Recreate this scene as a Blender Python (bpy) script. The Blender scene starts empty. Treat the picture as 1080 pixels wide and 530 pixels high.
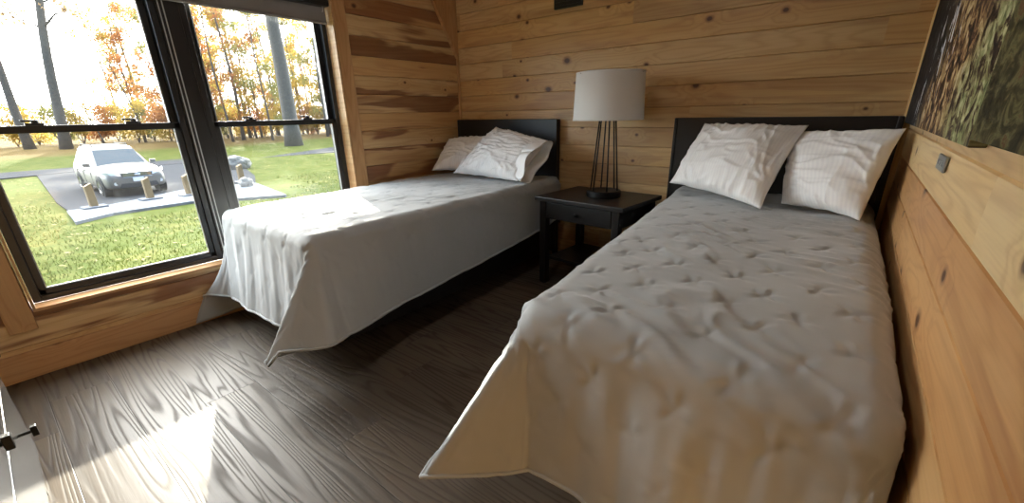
import bpy, bmesh, math, random
import numpy as np
from mathutils import Vector, Matrix
R = math.radians
PI = math.pi
scene = bpy.context.scene
col = scene.collection

# ------------------------------------------------------------------ camera
cd = bpy.data.cameras.new('camera')
cam = bpy.data.objects.new('camera', cd)
col.objects.link(cam)
scene.camera = cam
cd.sensor_fit = 'HORIZONTAL'
cd.sensor_width = 36.0
cd.lens = 442.07 / 1080 * 36
cd.shift_y = 19.3 / 1080
cd.clip_start = 0.01
cd.clip_end = 500
YAW, PIT, ROL = -0.6738, -0.3561, -0.0189
f_ = Vector((math.sin(YAW) * math.cos(PIT), math.cos(YAW) * math.cos(PIT), math.sin(PIT)))
r0 = Vector((math.cos(YAW), -math.sin(YAW), 0))
u0 = r0.cross(f_)
r_ = r0 * math.cos(ROL) + u0 * math.sin(ROL)
u_ = -r0 * math.sin(ROL) + u0 * math.cos(ROL)
cam.matrix_world = Matrix(((r_.x, u_.x, -f_.x, 2.7852), (r_.y, u_.y, -f_.y, -2.8064), (r_.z, u_.z, -f_.z, 1.1072), (0, 0, 0, 1)))

# ------------------------------------------------------------------ view
vs = scene.view_settings
vs.view_transform = 'Standard'
vs.look = 'None'
vs.gamma = 1
vs.use_curve_mapping = False
vs.exposure = 1.5
scene.cycles.max_bounces = 10
scene.cycles.diffuse_bounces = 6
scene.cycles.transparent_max_bounces = 24
scene.cycles.use_denoising = True
scene.cycles.sample_clamp_indirect = 8

# ------------------------------------------------------------------ sun and sky
SUN = Vector((-1, 0.378, 0.386)).normalized()
sd = bpy.data.lights.new('sun', 'SUN')
sd.energy = 7.5
sd.color = (1.0, 0.93, 0.79)
sd.angle = R(0.7)
so = bpy.data.objects.new('sun', sd)
so.rotation_euler = SUN.to_track_quat('Z', 'Y').to_euler()
so.location = (-30, 12, 14)
col.objects.link(so)

w = bpy.data.worlds.new('sky')
scene.world = w
w.use_nodes = True
wt = w.node_tree
wt.nodes.clear()
def wn(t, **k):
    n = wt.nodes.new(t)
    for a, b in k.items(): setattr(n, a, b)
    return n
tc = wn('ShaderNodeTexCoord')
dp = wn('ShaderNodeVectorMath', operation='DOT_PRODUCT')
dp.inputs[1].default_value = SUN
wt.links.new(tc.outputs['Generated'], dp.inputs[0])
mr = wn('ShaderNodeMapRange', interpolation_type='SMOOTHSTEP')
mr.inputs['From Min'].default_value = -0.15
mr.inputs['From Max'].default_value = 1.0
wt.links.new(dp.outputs['Value'], mr.inputs['Value'])
cr = wn('ShaderNodeValToRGB')
e = cr.color_ramp.elements
e[0].position = 0.0; e[0].color = (0.36, 0.52, 0.80, 1)
e[1].position = 1.0; e[1].color = (1.0, 0.985, 0.96, 1)
m_ = e.new(0.42); m_.color = (0.78, 0.90, 1.0, 1)
wt.links.new(mr.outputs[0], cr.inputs[0])
st = wn('ShaderNodeMapRange')
st.inputs['To Min'].default_value = 0.9
st.inputs['To Max'].default_value = 7.5
wt.links.new(mr.outputs[0], st.inputs['Value'])
bg = wn('ShaderNodeBackground')
wt.links.new(cr.outputs[0], bg.inputs[0])
wt.links.new(st.outputs[0], bg.inputs[1])
wo = wn('ShaderNodeOutputWorld')
wt.links.new(bg.outputs[0], wo.inputs[0])
w.cycles.sampling_method = 'AUTOMATIC'

# ------------------------------------------------------------------ node helper
class NT:
    def __init__(s, name):
        s.m = bpy.data.materials.new(name)
        s.m.use_nodes = True
        s.t = s.m.node_tree
        s.t.nodes.clear()
        s.out = s.t.nodes.new('ShaderNodeOutputMaterial')
    def n(s, typ, **k):
        x = s.t.nodes.new(typ)
        for a, b in k.items(): setattr(x, a, b)
        return x
    def put(s, sock, v):
        if isinstance(v, bpy.types.NodeSocket): s.t.links.new(v, sock)
        elif isinstance(v, (tuple, list)) and len(v) == 3 and sock.type == 'RGBA': sock.default_value = (*v, 1)
        else: sock.default_value = v
    def m3(s, op, a, b=None, c=None, clamp=False):
        x = s.n('ShaderNodeMath', operation=op); x.use_clamp = clamp
        s.put(x.inputs[0], a)
        if b is not None: s.put(x.inputs[1], b)
        if c is not None: s.put(x.inputs[2], c)
        return x.outputs[0]
    def vm(s, op, a, b=None, out=0):
        x = s.n('ShaderNodeVectorMath', operation=op)
        s.put(x.inputs[0], a)
        if b is not None: s.put(x.inputs[1], b)
        return x.outputs[out]
    def vec(s, a, b, c):
        x = s.n('ShaderNodeCombineXYZ')
        for i, v in enumerate((a, b, c)): s.put(x.inputs[i], v)
        return x.outputs[0]
    def pos(s):
        p = s.n('ShaderNodeNewGeometry').outputs['Position']
        x = s.n('ShaderNodeSeparateXYZ'); s.t.links.new(p, x.inputs[0])
        return p, x.outputs[0], x.outputs[1], x.outputs[2]
    def obj(s):
        p = s.n('ShaderNodeTexCoord').outputs['Object']
        x = s.n('ShaderNodeSeparateXYZ'); s.t.links.new(p, x.inputs[0])
        return p, x.outputs[0], x.outputs[1], x.outputs[2]
    def noise(s, v, scale=1, detail=2, rough=.5, dist=0):
        x = s.n('ShaderNodeTexNoise')
        s.put(x.inputs['Vector'], v); x.inputs['Scale'].default_value = scale
        x.inputs['Detail'].default_value = detail; x.inputs['Roughness'].default_value = rough
        x.inputs['Distortion'].default_value = dist
        return x.outputs[0]
    def white(s, v):
        x = s.n('ShaderNodeTexWhiteNoise', noise_dimensions='1D')
        s.put(x.inputs['W'], v)
        return x.outputs[0]
    def ss(s, v, a, b, lo=0., hi=1.):
        x = s.n('ShaderNodeMapRange', interpolation_type='SMOOTHSTEP')
        s.put(x.inputs['Value'], v)
        s.put(x.inputs['From Min'], a); s.put(x.inputs['From Max'], b)
        s.put(x.inputs['To Min'], lo); s.put(x.inputs['To Max'], hi)
        return x.outputs[0]
    def mix(s, f, a, b, mode='MIX'):
        x = s.n('ShaderNodeMix', data_type='RGBA', blend_type=mode)
        s.put(x.inputs[0], f); s.put(x.inputs[6], a); s.put(x.inputs[7], b)
        return x.outputs[2]
    def ramp(s, f, stops):
        x = s.n('ShaderNodeValToRGB')
        el = x.color_ramp.elements
        el[0].position, el[0].color = stops[0][0], (*stops[0][1], 1)
        el[1].position, el[1].color = stops[-1][0], (*stops[-1][1], 1)
        for p, c in stops[1:-1]:
            q = el.new(p); q.color = (*c, 1)
        s.put(x.inputs[0], f)
        return x.outputs[0]
    def bump(s, h, strength=.3, dist=.01):
        x = s.n('ShaderNodeBump')
        x.inputs['Strength'].default_value = strength
        x.inputs['Distance'].default_value = dist
        s.put(x.inputs['Height'], h)
        return x.outputs[0]
    def bsdf(s, color, rough=.5, metal=0, normal=None, **k):
        x = s.n('ShaderNodeBsdfPrincipled')
        s.put(x.inputs['Base Color'], color)
        s.put(x.inputs['Roughness'], rough)
        s.put(x.inputs['Metallic'], metal)
        if normal is not None: s.put(x.inputs['Normal'], normal)
        for a, b in k.items(): s.put(x.inputs[a.replace('_', ' ')], b)
        s.t.links.new(x.outputs[0], s.out.inputs[0])
        return x

def simple(name, color, rough=.5, metal=0, var=.12, scale=12, bump=0.0, bscale=60, **k):
    t = NT(name)
    p = t.obj()[0]
    n = t.noise(p, scale, 3)
    c = t.mix(n, tuple(max(0, v * (1 - var)) for v in color), tuple(min(1, v * (1 + var)) for v in color))
    nm = t.bump(t.noise(p, bscale, 3), bump, .004) if bump else None
    t.bsdf(c, rough, metal, nm, **k)
    return t.m

def pine(name, along='x', across='z', pitch=.1222, z0=.0302, pale=(.68, .475, .235), mid=(.57, .35, .14), heart=(.28, .135, .055),
         heart_amt=.35, knots=.45, rough=.42, seed=0., seglen=2.3, knot_r=(.007, .017)):
    t = NT(name)
    P, X, Y, Z = t.pos()
    S = {'x': X, 'y': Y, 'z': Z}
    a, b = S[along], S[across]
    q = t.m3('DIVIDE', t.m3('SUBTRACT', b, z0), pitch)
    idx = t.m3('FLOOR', q)
    rnd = t.white(t.m3('ADD', idx, 3.7 + seed))
    a2 = t.m3('ADD', a, t.m3('MULTIPLY', rnd, 13.0))
    seg = t.m3('FLOOR', t.m3('DIVIDE', a2, seglen))
    rnd2 = t.white(t.m3('ADD', t.m3('MULTIPLY', idx, 7.31), t.m3('ADD', seg, seed)))
    c = t.m3('MULTIPLY', rnd2, 60.0)
    # knots
    kv = t.vec(t.m3('MULTIPLY', a2, 2.1), t.m3('MULTIPLY', b, 5.5), t.m3('MULTIPLY', idx, 11.0))
    vor = t.n('ShaderNodeTexVoronoi', voronoi_dimensions='2D', feature='F1')
    vor.inputs['Scale'].default_value = 1.0
    t.put(vor.inputs['Vector'], kv)
    dv = t.vm('SUBTRACT', kv, vor.outputs['Position'])
    dv = t.vm('MULTIPLY', dv, (1 / 2.1 / 1.3, 1 / 5.5, 0))
    wob = t.noise(t.vec(a2, b, c), 30, 2)
    d = t.m3('MULTIPLY', t.vm('LENGTH', dv, out=1), t.m3('ADD', .72, t.m3('MULTIPLY', wob, .55)))
    sc = t.n('ShaderNodeSeparateColor'); t.put(sc.inputs[0], vor.outputs['Color'])
    gate = t.m3('GREATER_THAN', sc.outputs[0], 1 - knots)
    kr = t.m3('ADD', knot_r[0], t.m3('MULTIPLY', t.m3('POWER', sc.outputs[1], 2.0), knot_r[1] - knot_r[0]))
    core = t.m3('MULTIPLY', gate, t.ss(d, t.m3('MULTIPLY', kr, 1.05), t.m3('MULTIPLY', kr, .6)))
    rim = t.m3('MULTIPLY', gate, t.ss(d, t.m3('MULTIPLY', kr, 1.9), t.m3('MULTIPLY', kr, .9)))
    halo = t.m3('MULTIPLY', gate, t.ss(d, t.m3('MULTIPLY', kr, 7.0), 0.0))
    # grain
    n1 = t.noise(t.vec(t.m3('MULTIPLY', a2, .75), t.m3('MULTIPLY', b, 8.0), c), 1, 2, .45)
    rg = t.m3('ADD', t.m3('MULTIPLY', n1, 12.0), t.m3('MULTIPLY', halo, 2.0))
    ring = t.m3('ADD', .5, t.m3('MULTIPLY', .5, t.m3('SINE', t.m3('MULTIPLY', rg, 6.283))))
    ring = t.m3('POWER', ring, 2.5)
    fine = t.noise(t.vec(t.m3('MULTIPLY', a2, 5.0), t.m3('MULTIPLY', b, 170.0), c), 1, 2)
    big = t.noise(t.vec(t.m3('MULTIPLY', a2, .5), t.m3('MULTIPLY', b, 6.0), t.m3('ADD', c, 9.0)), 1, 2, .5)
    base = t.mix(t.ss(t.m3('ADD', big, t.m3('MULTIPLY', t.m3('SUBTRACT', rnd2, .5), .45)), .35, .68), pale, mid)
    hn = t.m3('ADD', t.noise(t.vec(t.m3('MULTIPLY', a2, .9), t.m3('MULTIPLY', b, 7.0), t.m3('ADD', c, 23.0)), 1, 3, .5, .6),
              t.m3('MULTIPLY', t.m3('SUBTRACT', rnd, .5), .30))
    hm = t.m3('MULTIPLY', t.ss(hn, .53, .60), heart_amt)
    base = t.mix(hm, base, heart)
    base = t.mix(t.m3('MULTIPLY', ring, .30), base, t.mix(1.0, base, (.60, .42, .28), 'MULTIPLY'))
    base = t.mix(t.ss(fine, .35, .75, 0, .16), base, t.mix(1.0, base, (.55, .4, .3), 'MULTIPLY'))
    base = t.mix(t.m3('MULTIPLY', halo, .35), base, mid)
    base = t.mix(t.m3('MULTIPLY', rim, .6), base, (.20, .075, .028))
    base = t.mix(t.m3('MULTIPLY', core, .85), base, (.055, .018, .010))
    base = t.mix(1.0, base, t.ramp(rnd2, [(0, (.84, .82, .80)), (1, (1.08, 1.08, 1.08))]), 'MULTIPLY')
    nm = t.bump(t.m3('ADD', t.m3('MULTIPLY', fine, .3), t.m3('MULTIPLY', core, -.6)), .25, .003)
    t.bsdf(base, rough, 0, nm)
    return t.m

M = {}
M['back'] = pine('pine_back_wall', 'x', heart_amt=.30, knots=.85, knot_r=(.007, .019), seed=1.)
M['left'] = pine('pine_left_wall', 'y', heart_amt=.92, knots=.34, seed=5., pale=(.68, .49, .26), mid=(.56, .345, .15), heart=(.25, .11, .05), seglen=9., knot_r=(.007, .015))
M['right'] = pine('pine_right_wall', 'y', pitch=.1222, heart_amt=.28, knots=.55, seed=9., pale=(.80, .61, .33), mid=(.72, .51, .24), heart=(.50, .28, .12), knot_r=(.011, .024))
M['right_low'] = pine('pine_right_wall_low', 'y', pitch=.2444, z0=.152, heart_amt=.6, knots=.6, seed=21., knot_r=(.011, .024), pale=(.64, .40, .18), mid=(.55, .30, .12), heart=(.42, .20, .075), seglen=3.5)
M['ceil'] = pine('pine_ceiling', 'y', 'x', z0=0, seed=14., heart_amt=.2)
M['trimv'] = pine('pine_trim_upright', 'z', 'y', pitch=.5, z0=-5.02, seed=3., heart_amt=.15, knots=.2, pale=(.60, .37, .175), mid=(.50, .28, .12))
M['trimx'] = pine('pine_trim_corner', 'z', 'x', pitch=.5, z0=-5.02, seed=6., heart_amt=.1, knots=.12, pale=(.62, .40, .18), mid=(.54, .31, .13))
M['trimh'] = pine('pine_trim_level', 'y', 'z', pitch=.5, z0=-5.1, seed=8., heart_amt=.15, knots=.3, pale=(.62, .40, .20), mid=(.52, .30, .14))
M['black'] = simple('satin_black_wood', (.011, .010, .010), .38, var=.3, scale=8, bump=.08)
M['frame'] = simple('black_vinyl_frame', (.012, .012, .013), .35, var=.2)
M['bead'] = simple('grey_track', (.45, .46, .47), .35, var=.1)
M['iron'] = simple('black_iron', (.010, .010, .010), .42, .6, var=.2, bump=.1)
M['mattress'] = simple('mattress_ticking', (.55, .55, .56), .9, bump=.2)
M['blind'] = simple('grey_roller_fabric', (.22, .205, .20), .85, bump=.15, bscale=300)
M['steel'] = simple('brushed_grey_metal', (.30, .32, .33), .35, .9)

# grey bedspread
def bedcloth(name, c):
    t = NT(name)
    P = t.obj()[0]
    wv = t.noise(P, 420, 2)
    n = t.noise(P, 3, 3)
    cc = t.mix(n, tuple(v * .94 for v in c), tuple(v * 1.05 for v in c))
    t.bsdf(cc, .62, 0, t.bump(wv, .18, .0015), Sheen_Weight=.45, Sheen_Roughness=.35)
    return t.m
M['spread'] = bedcloth('grey_cotton_spread', (.375, .400, .418))

def pillowcloth():
    t = NT('white_striped_pillowcase')
    uv = t.n('ShaderNodeTexCoord').outputs['UV']
    sp = t.n('ShaderNodeSeparateXYZ'); t.put(sp.inputs[0], uv)
    s1 = t.m3('SINE', t.m3('MULTIPLY', sp.outputs[0], 6.283 * 46))
    st_ = t.ss(s1, -.3, .3)
    cc = t.mix(st_, (.83, .83, .84), (.87, .87, .87))
    hm = t.m3('ADD', t.m3('MULTIPLY', st_, .5), t.noise(t.obj()[0], 260, 2))
    t.bsdf(cc, t.ss(s1, -.3, .3, .75, .5), 0, t.bump(hm, .15, .0015), Sheen_Weight=.2)
    return t.m
M['pillow'] = pillowcloth()

def floor_mat():
    t = NT('dark_oak_planks')
    P, X, Y, Z = t.pos()
    pw = .20
    idx = t.m3('FLOOR', t.m3('DIVIDE', t.m3('ADD', Y, 2.278), pw))
    rnd = t.white(t.m3('ADD', idx, 11.2))
    x2 = t.m3('ADD', X, t.m3('MULTIPLY', rnd, 9.0))
    L = 1.22
    seg = t.m3('FLOOR', t.m3('DIVIDE', x2, L))
    rnd2 = t.white(t.m3('ADD', t.m3('MULTIPLY', idx, 5.17), seg))
    c = t.m3('MULTIPLY', rnd2, 40.)
    yy = t.m3('ADD', Y, 0.0)
    n1 = t.noise(t.vec(t.m3('MULTIPLY', x2, .55), t.m3('MULTIPLY', yy, 8.0), c), 1, 2, .35, .25)
    w1 = t.m3('SINE', t.m3('MULTIPLY', n1, 6.283 * 17))
    line = t.m3('POWER', t.m3('ADD', .5, t.m3('MULTIPLY', w1, .5)), 3.2)
    fine = t.noise(t.vec(t.m3('MULTIPLY', x2, 6.), t.m3('MULTIPLY', yy, 190.), c), 1, 3)
    big = t.noise(t.vec(t.m3('MULTIPLY', x2, 1.), t.m3('MULTIPLY', yy, 4.), c), 1, 2)
    base = t.mix(big, (.088, .069, .051), (.138, .112, .086))
    base = t.mix(1.0, base, t.ramp(rnd2, [(0, (.78, .78, .8)), (1, (1.15, 1.12, 1.08))]), 'MULTIPLY')
    base = t.mix(t.m3('MULTIPLY', line, .62), base, (.030, .019, .012))
    base = t.mix(t.ss(fine, .5, .8, 0, .45), base, (.06, .042, .028))
    fy = t.m3('FRACT', t.m3('DIVIDE', t.m3('ADD', Y, 2.278), pw))
    fx = t.m3('FRACT', t.m3('DIVIDE', x2, L))
    gap = t.m3('MAXIMUM', t.ss(t.m3('ABSOLUTE', t.m3('SUBTRACT', fy, .5)), .491, .497), t.ss(t.m3('ABSOLUTE', t.m3('SUBTRACT', fx, .5)), .4982, .4994))
    base = t.mix(t.m3('MULTIPLY', gap, .85), base, (.012, .008, .006))
    h = t.m3('SUBTRACT', t.m3('MULTIPLY', line, -.5), t.m3('ADD', gap, t.m3('MULTIPLY', fine, .3)))
    t.bsdf(base, t.m3('ADD', .37, t.m3('MULTIPLY', line, .22)), 0, t.bump(h, .35, .002))
    return t.m
M['floor'] = floor_mat()

def glass_mat():
    t = NT('window_glass')
    tr = t.n('ShaderNodeBsdfTransparent'); tr.inputs[0].default_value = (.96, .97, .96, 1)
    gl = t.n('ShaderNodeBsdfGlossy'); gl.inputs['Roughness'].default_value = .01
    df = t.n('ShaderNodeBsdfTranslucent'); df.inputs[0].default_value = (.8, .8, .78, 1)
    n = t.noise(t.pos()[0], 2.5, 3)
    mx = t.n('ShaderNodeMixShader'); mx.inputs[0].default_value = .03
    t.put(mx.inputs[1], tr.outputs[0]); t.put(mx.inputs[2], gl.outputs[0])
    m2 = t.n('ShaderNodeMixShader'); t.put(m2.inputs[0], t.ss(n, .3, .8, .001, .005))
    t.put(m2.inputs[1], mx.outputs[0]); t.put(m2.inputs[2], df.outputs[0])
    t.t.links.new(m2.outputs[0], t.out.inputs[0])
    return t.m
M['glass'] = glass_mat()

# ------------------------------------------------------------------ mesh builder
class MB:
    def __init__(s): s.v = []; s.f = []
    def quadbox(s, pts):
        b = len(s.v); s.v += [tuple(p) for p in pts]
        for f in ((0, 3, 2, 1), (4, 5, 6, 7), (0, 1, 5, 4), (1, 2, 6, 5), (2, 3, 7, 6), (3, 0, 4, 7)):
            s.f.append(tuple(b + i for i in f))
        return s
    def box(s, x0, x1, y0, y1, z0, z1):
        return s.quadbox([(x0, y0, z0), (x1, y0, z0), (x1, y1, z0), (x0, y1, z0), (x0, y0, z1), (x1, y0, z1), (x1, y1, z1), (x0, y1, z1)])
    def tube(s, pts, rad, n=10, cap=True):
        pts = [Vector(p) for p in pts]
        rad = rad if isinstance(rad, (list, tuple)) else [rad] * len(pts)
        b = len(s.v); up = None
        for i, p in enumerate(pts):
            d = (pts[min(i + 1, len(pts) - 1)] - pts[max(i - 1, 0)]).normalized()
            if up is None:
                up = Vector((0, 0, 1)) if abs(d.z) < .9 else Vector((1, 0, 0))
            a = d.cross(up).normalized(); c = a.cross(d).normalized(); up = c
            for k in range(n):
                t = 2 * PI * k / n
                s.v.append(tuple(p + (a * math.cos(t) + c * math.sin(t)) * rad[i]))
        for i in range(len(pts) - 1):
            for k in range(n):
                s.f.append((b + i * n + k, b + i * n + (k + 1) % n, b + (i + 1) * n + (k + 1) % n, b + (i + 1) * n + k))
        if cap:
            s.f.append(tuple(b + k for k in reversed(range(n))))
            s.f.append(tuple(b + (len(pts) - 1) * n + k for k in range(n)))
        return s
    def lathe(s, prof, c=(0, 0, 0), n=48):
        b = len(s.v)
        for r, z in prof:
            for k in range(n):
                t = 2 * PI * k / n
                s.v.append((c[0] + r * math.cos(t), c[1] + r * math.sin(t), c[2] + z))
        for i in range(len(prof) - 1):
            for k in range(n):
                s.f.append((b + i * n + k, b + i * n + (k + 1) % n, b + (i + 1) * n + (k + 1) % n, b + (i + 1) * n + k))
        return s
    def prism(s, poly, ext):
        b = len(s.v); n = len(poly)
        s.v += [tuple(p) for p in poly] + [tuple(Vector(p) + Vector(ext)) for p in poly]
        s.f.append(tuple(b + i for i in reversed(range(n)))); s.f.append(tuple(b + n + i for i in range(n)))
        for i in range(n): s.f.append((b + i, b + (i + 1) % n, b + n + (i + 1) % n, b + n + i))
        return s
    def build(s, name, mat, parent=None, bevel=0, smooth=False, seg=2):
        me = bpy.data.meshes.new(name)
        me.from_pydata(s.v, [], s.f)
        bm = bmesh.new(); bm.from_mesh(me)
        bmesh.ops.recalc_face_normals(bm, faces=bm.faces)
        bm.to_mesh(me); bm.free()
        me.materials.append(mat)
        o = bpy.data.objects.new(name, me)
        col.objects.link(o)
        if parent: o.parent = parent
        if smooth:
            for p in me.polygons: p.use_smooth = True
        if bevel:
            m = o.modifiers.new('bevel', 'BEVEL'); m.width = bevel; m.segments = seg; m.limit_method = 'ANGLE'; m.angle_limit = R(40)
        return o

def tag(o, label=None, cat=None, group=None, kind=None):
    if label: o['label'] = label
    if cat: o['category'] = cat
    if group: o['group'] = group
    if kind: o['kind'] = kind
    return o
def thing(name, label, cat, loc=(0, 0, 0), rz=0, group=None):
    o = bpy.data.objects.new(name, None)
    o.empty_display_size = .1
    o.location = loc; o.rotation_euler = (0, 0, rz)
    col.objects.link(o)
    return tag(o, label, cat, group)
def struct(o): o['kind'] = 'structure'; return o
def copy_tree(o, parent=None):
    c = o.copy(); col.objects.link(c)
    if parent: c.parent = parent
    for ch in list(o.children): copy_tree(ch, c)
    return c

# ------------------------------------------------------------------ room shell
W = 2.965; H = 2.45; YF = -3.37
PZ0, PITCH = .0302, .1222
def plank_profile(cuts=(), top=H):
    zs = []
    k = -1
    while True:
        z = PZ0 + k * PITCH
        if z > top: break
        for dz, off in ((-.0035, 0), (0, -.006), (.0035, 0), (.035, .0012), (.09, .0012)):
            zz = z + dz
            if 0 <= zz <= top: zs.append((zz, off))
        k += 1
    zs.append((0, 0)); zs.append((top, 0))
    for c in cuts: zs.append((c, 0)); zs.append((c + 1e-4, 0))
    return sorted(set(zs))
def plank_wall(mb, fn, a0, a1, hole=None, cuts=()):
    pr = plank_profile(cuts + ((hole[2], hole[3]) if hole else ()))
    for (z0, o0), (z1, o1) in zip(pr, pr[1:]):
        zm = (z0 + z1) / 2
        iv = [(a0, a1)]
        if hole and hole[2] < zm < hole[3]: iv = [(a0, hole[0]), (hole[1], a1)]
        for p, q in iv:
            b = len(mb.v)
            mb.v += [fn(p, z0, o0), fn(q, z0, o0), fn(q, z1, o1), fn(p, z1, o1)]
            mb.f.append((b, b + 1, b + 2, b + 3))
def bx(mb, *a): mb.box(*a); return mb

WY0, WY1, WZ0, WZ1 = -2.812, -1.108, .305, 1.90      # window opening
m = MB(); plank_wall(m, lambda a, z, o: (a, -o, z), 0, W); m.box(-.3, W + .3, .012, .2, -.2, H + .2)
struct(m.build('wall_back', M['back']))
m = MB(); plank_wall(m, lambda a, z, o: (o, a, z), YF, 0, (WY0, WY1, WZ0, WZ1))
for a in ((YF - .2, WY0, -.2, H + .2), (WY1, .2, -.2, H + .2), (WY0, WY1, -.2, WZ0), (WY0, WY1, WZ1, H + .2)):
    m.box(-.20, -.008, a[0], a[1], a[2], a[3])
struct(m.build('wall_left', M['left']))
ZC = PZ0 + 7 * PITCH   # colour change of the right wall boards
m = MB(); plank_wall(m, lambda a, z, o: (W - o, a, z), YF, 0); m.box(W + .008, W + .2, YF - .2, .2, -.2, H + .2)
wr = struct(m.build('wall_right', M['right']))
wr.data.materials.append(M['right_low'])
for p in wr.data.polygons:
    if p.center.z < ZC and abs(p.center.x - W) < .007: p.material_index = 1
m = MB(); plank_wall(m, lambda a, z, o: (a, YF + o, z), 0, W); m.box(-.3, W + .3, YF - .2, YF - .008, -.2, H + .2)
struct(m.build('wall_front', M['back']))
struct(MB().box(-.01, W + .01, YF - .01, .01, -.06, 0).build('floor', M['floor']))
struct(MB().box(-.01, W + .01, YF - .01, .01, H, H + .08).build('ceiling', M['ceil']))

# corner trims, window casing and liner, sloped corner panel
struct(MB().box(.002, .020, -.020, -.002, 0, H).build('trim_1', M['trimx'], bevel=.004))
struct(MB().box(W - .030, W - .002, -.026, -.002, 0, H).build('trim_2', pine('pine_trim_pale', 'z', 'x', pitch=.5, z0=-5.02, seed=4., heart_amt=0., knots=.1, pale=(.84, .64, .32), mid=(.78, .56, .25)), bevel=.004))
m = MB()
m.box(0, .018, WY1 + .004, WY1 + .094, WZ0 - .094, WZ1 + .094)
struct(m.build('trim_3', M['trimv'], bevel=.003))
m = MB(); m.box(0, .016, WY0 - .094, WY0 - .004, WZ0 - .08, WZ1 + .094)
struct(m.build('trim_4', M['trimv'], bevel=.003))
m = MB(); m.box(0, .0175, WY0 - .004, WY1 + .004, WZ1 + .004, WZ1 + .09)
struct(m.build('trim_5', M['trimh'], bevel=.003))
m = MB()                                   # pine liner round the opening
m.box(-.065, .024, WY0 + .001, WY1 - .001, WZ0 + .001, WZ0 + .016)
m.box(-.065, .024, WY0 + .001, WY1 - .001, WZ1 - .016, WZ1 - .001)
m.box(-.065, .024, WY0 + .001, WY0 + .012, WZ0 + .016, WZ1 - .016)
m.box(-.065, .024, WY1 - .012, WY1 - .001, WZ0 + .016, WZ1 - .016)
struct(m.build('trim_6', M['trimh'], bevel=.002))
m = MB(); m.prism([(.001, -.020, 1.56), (.001, -.020, H), (.001, -.555, H)], (.022, 0, 0))
struct(m.build('trim_7', M['trimv']))
m = MB(); m.quadbox([(.001, -.022, 1.545), (.03, -.022, 1.545), (.03, -.018, 1.575), (.001, -.018, 1.575),
                     (.001, -.575, H), (.03, -.575, H), (.03, -.557, H), (.001, -.557, H)])
struct(m.build('trim_8', M['trimv']))
struct(MB().box(.001, .014, YF + .01, -.03, .001, .13).build('baseboard_left', M['trimh'], bevel=.003))

# ------------------------------------------------------------------ added fill light, unseen on the ceiling, to brighten the room
cl = thing('added_fill_light', 'added unseen round fill light with white dome on the ceiling above the foot of the beds', 'lamp', (1.75, -2.15, H))
MB().lathe([(0, -.001), (.19, -.001), (.19, -.022), (0, -.022)], n=48).build('base', M['iron'], cl)
t_ = NT('fill_light_glow')
em_ = t_.n('ShaderNodeEmission'); em_.inputs[0].default_value = (.97, .99, 1.0, 1); em_.inputs[1].default_value = 7
t_.t.links.new(em_.outputs[0], t_.out.inputs[0])
MB().lathe([(.175, -.022), (.172, -.045), (.145, -.075), (.09, -.095), (0, -.102)], n=48).build('dome', t_.m, cl, smooth=True)

# ------------------------------------------------------------------ windows
def window(idx, y0, y1):
    z0, z1 = WZ0 + .017, WZ1 - .017
    zm = 1.078
    m = MB()
    F = .030
    for a in ((y0, y0 + F, z0, z1), (y1 - F, y1, z0, z1), (y0 + F, y1 - F, z0, z0 + .028), (y0 + F, y1 - F, z1 - F, z1)):
        m.box(-.15, -.060, *a)
    fr = struct(m.build('window_%d' % idx, M['frame'], bevel=.003))
    a0, a1 = y0 + F, y1 - F
    m = MB(); S = .026
    for a in ((a0, a0 + S, z0 + .028, zm + .016), (a1 - S, a1, z0 + .028, zm + .016), (a0, a1, z0 + .028, z0 + .056), (a0, a1, zm - .014, zm + .018)):
        m.box(-.095, -.068, *a)
    lo = m.build('lower_sash', M['frame'], fr, bevel=.003)
    m = MB()
    for a in ((a0, a0 + .03, zm - .01, z1 - F), (a1 - .03, a1, zm - .01, z1 - F), (a0, a1, z1 - F - .03, z1 - F), (a0, a1, zm - .014, zm + .012)):
        m.box(-.135, -.105, *a)
    up = m.build('upper_sash', M['frame'], fr, bevel=.003)
    MB().box(-.084, -.080, a0 + S - .004, a1 - S + .004, z0 + .05, zm - .01).build('pane', M['glass'], lo)
    MB().box(-.122, -.118, a0 + .026, a1 - .026, zm + .01, z1 - F - .026).build('pane', M['glass'], up)
    m = MB()
    for a in (a0 + S - .001, a1 - S - .004): m.box(-.0795, -.072, a, a + .005, z0 + .056, zm - .014)
    m.box(-.0795, -.072, a0 + S, a1 - S, z0 + .055, z0 + .060)
    m.build('glazing_bead', M['bead'], lo)
    m = MB()
    for a in (a0 + .0295, a1 - .0345): m.box(-.117, -.100, a, a + .005, zm + .02, z1 - F - .03)
    m.box(-.117, -.100, a0 + .03, a1 - .03, zm + .012, zm + .017)
    m.build('glazing_bead', M['bead'], up)
    for t in (.27, .74):
        yc = a0 + (a1 - a0) * t
        m = MB()
        m.box(-.094, -.070, yc - .030, yc + .030, zm + .018, zm + .027)
        m.lathe([(0, .0), (.013, .0), (.013, .012), (.009, .016), (0, .016)], (-.082, yc + .004, zm + .026), 16)
        m.quadbox([(-.090, yc - .038, zm + .033), (-.078, yc - .038, zm + .033), (-.076, yc + .004, zm + .033), (-.088, yc + .004, zm + .033),
                   (-.090, yc - .040, zm + .042), (-.078, yc - .040, zm + .042), (-.076, yc + .004, zm + .041), (-.088, yc + .004, zm + .041)])
        m.build('sash_lock', M['frame'], lo, bevel=.0015)
    return fr
YM0, YM1 = -2.024, -1.905
window(1, WY0 + .013, YM0 + .008)
window(2, YM1 - .012, WY1 - .013)
m = MB()
m.box(-.15, -.055, YM0 + .0085, YM1 - .0125, WZ0 + .017, WZ1 - .017)
struct(m.build('trim_9', M['frame'], bevel=.004))
m = MB()
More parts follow.
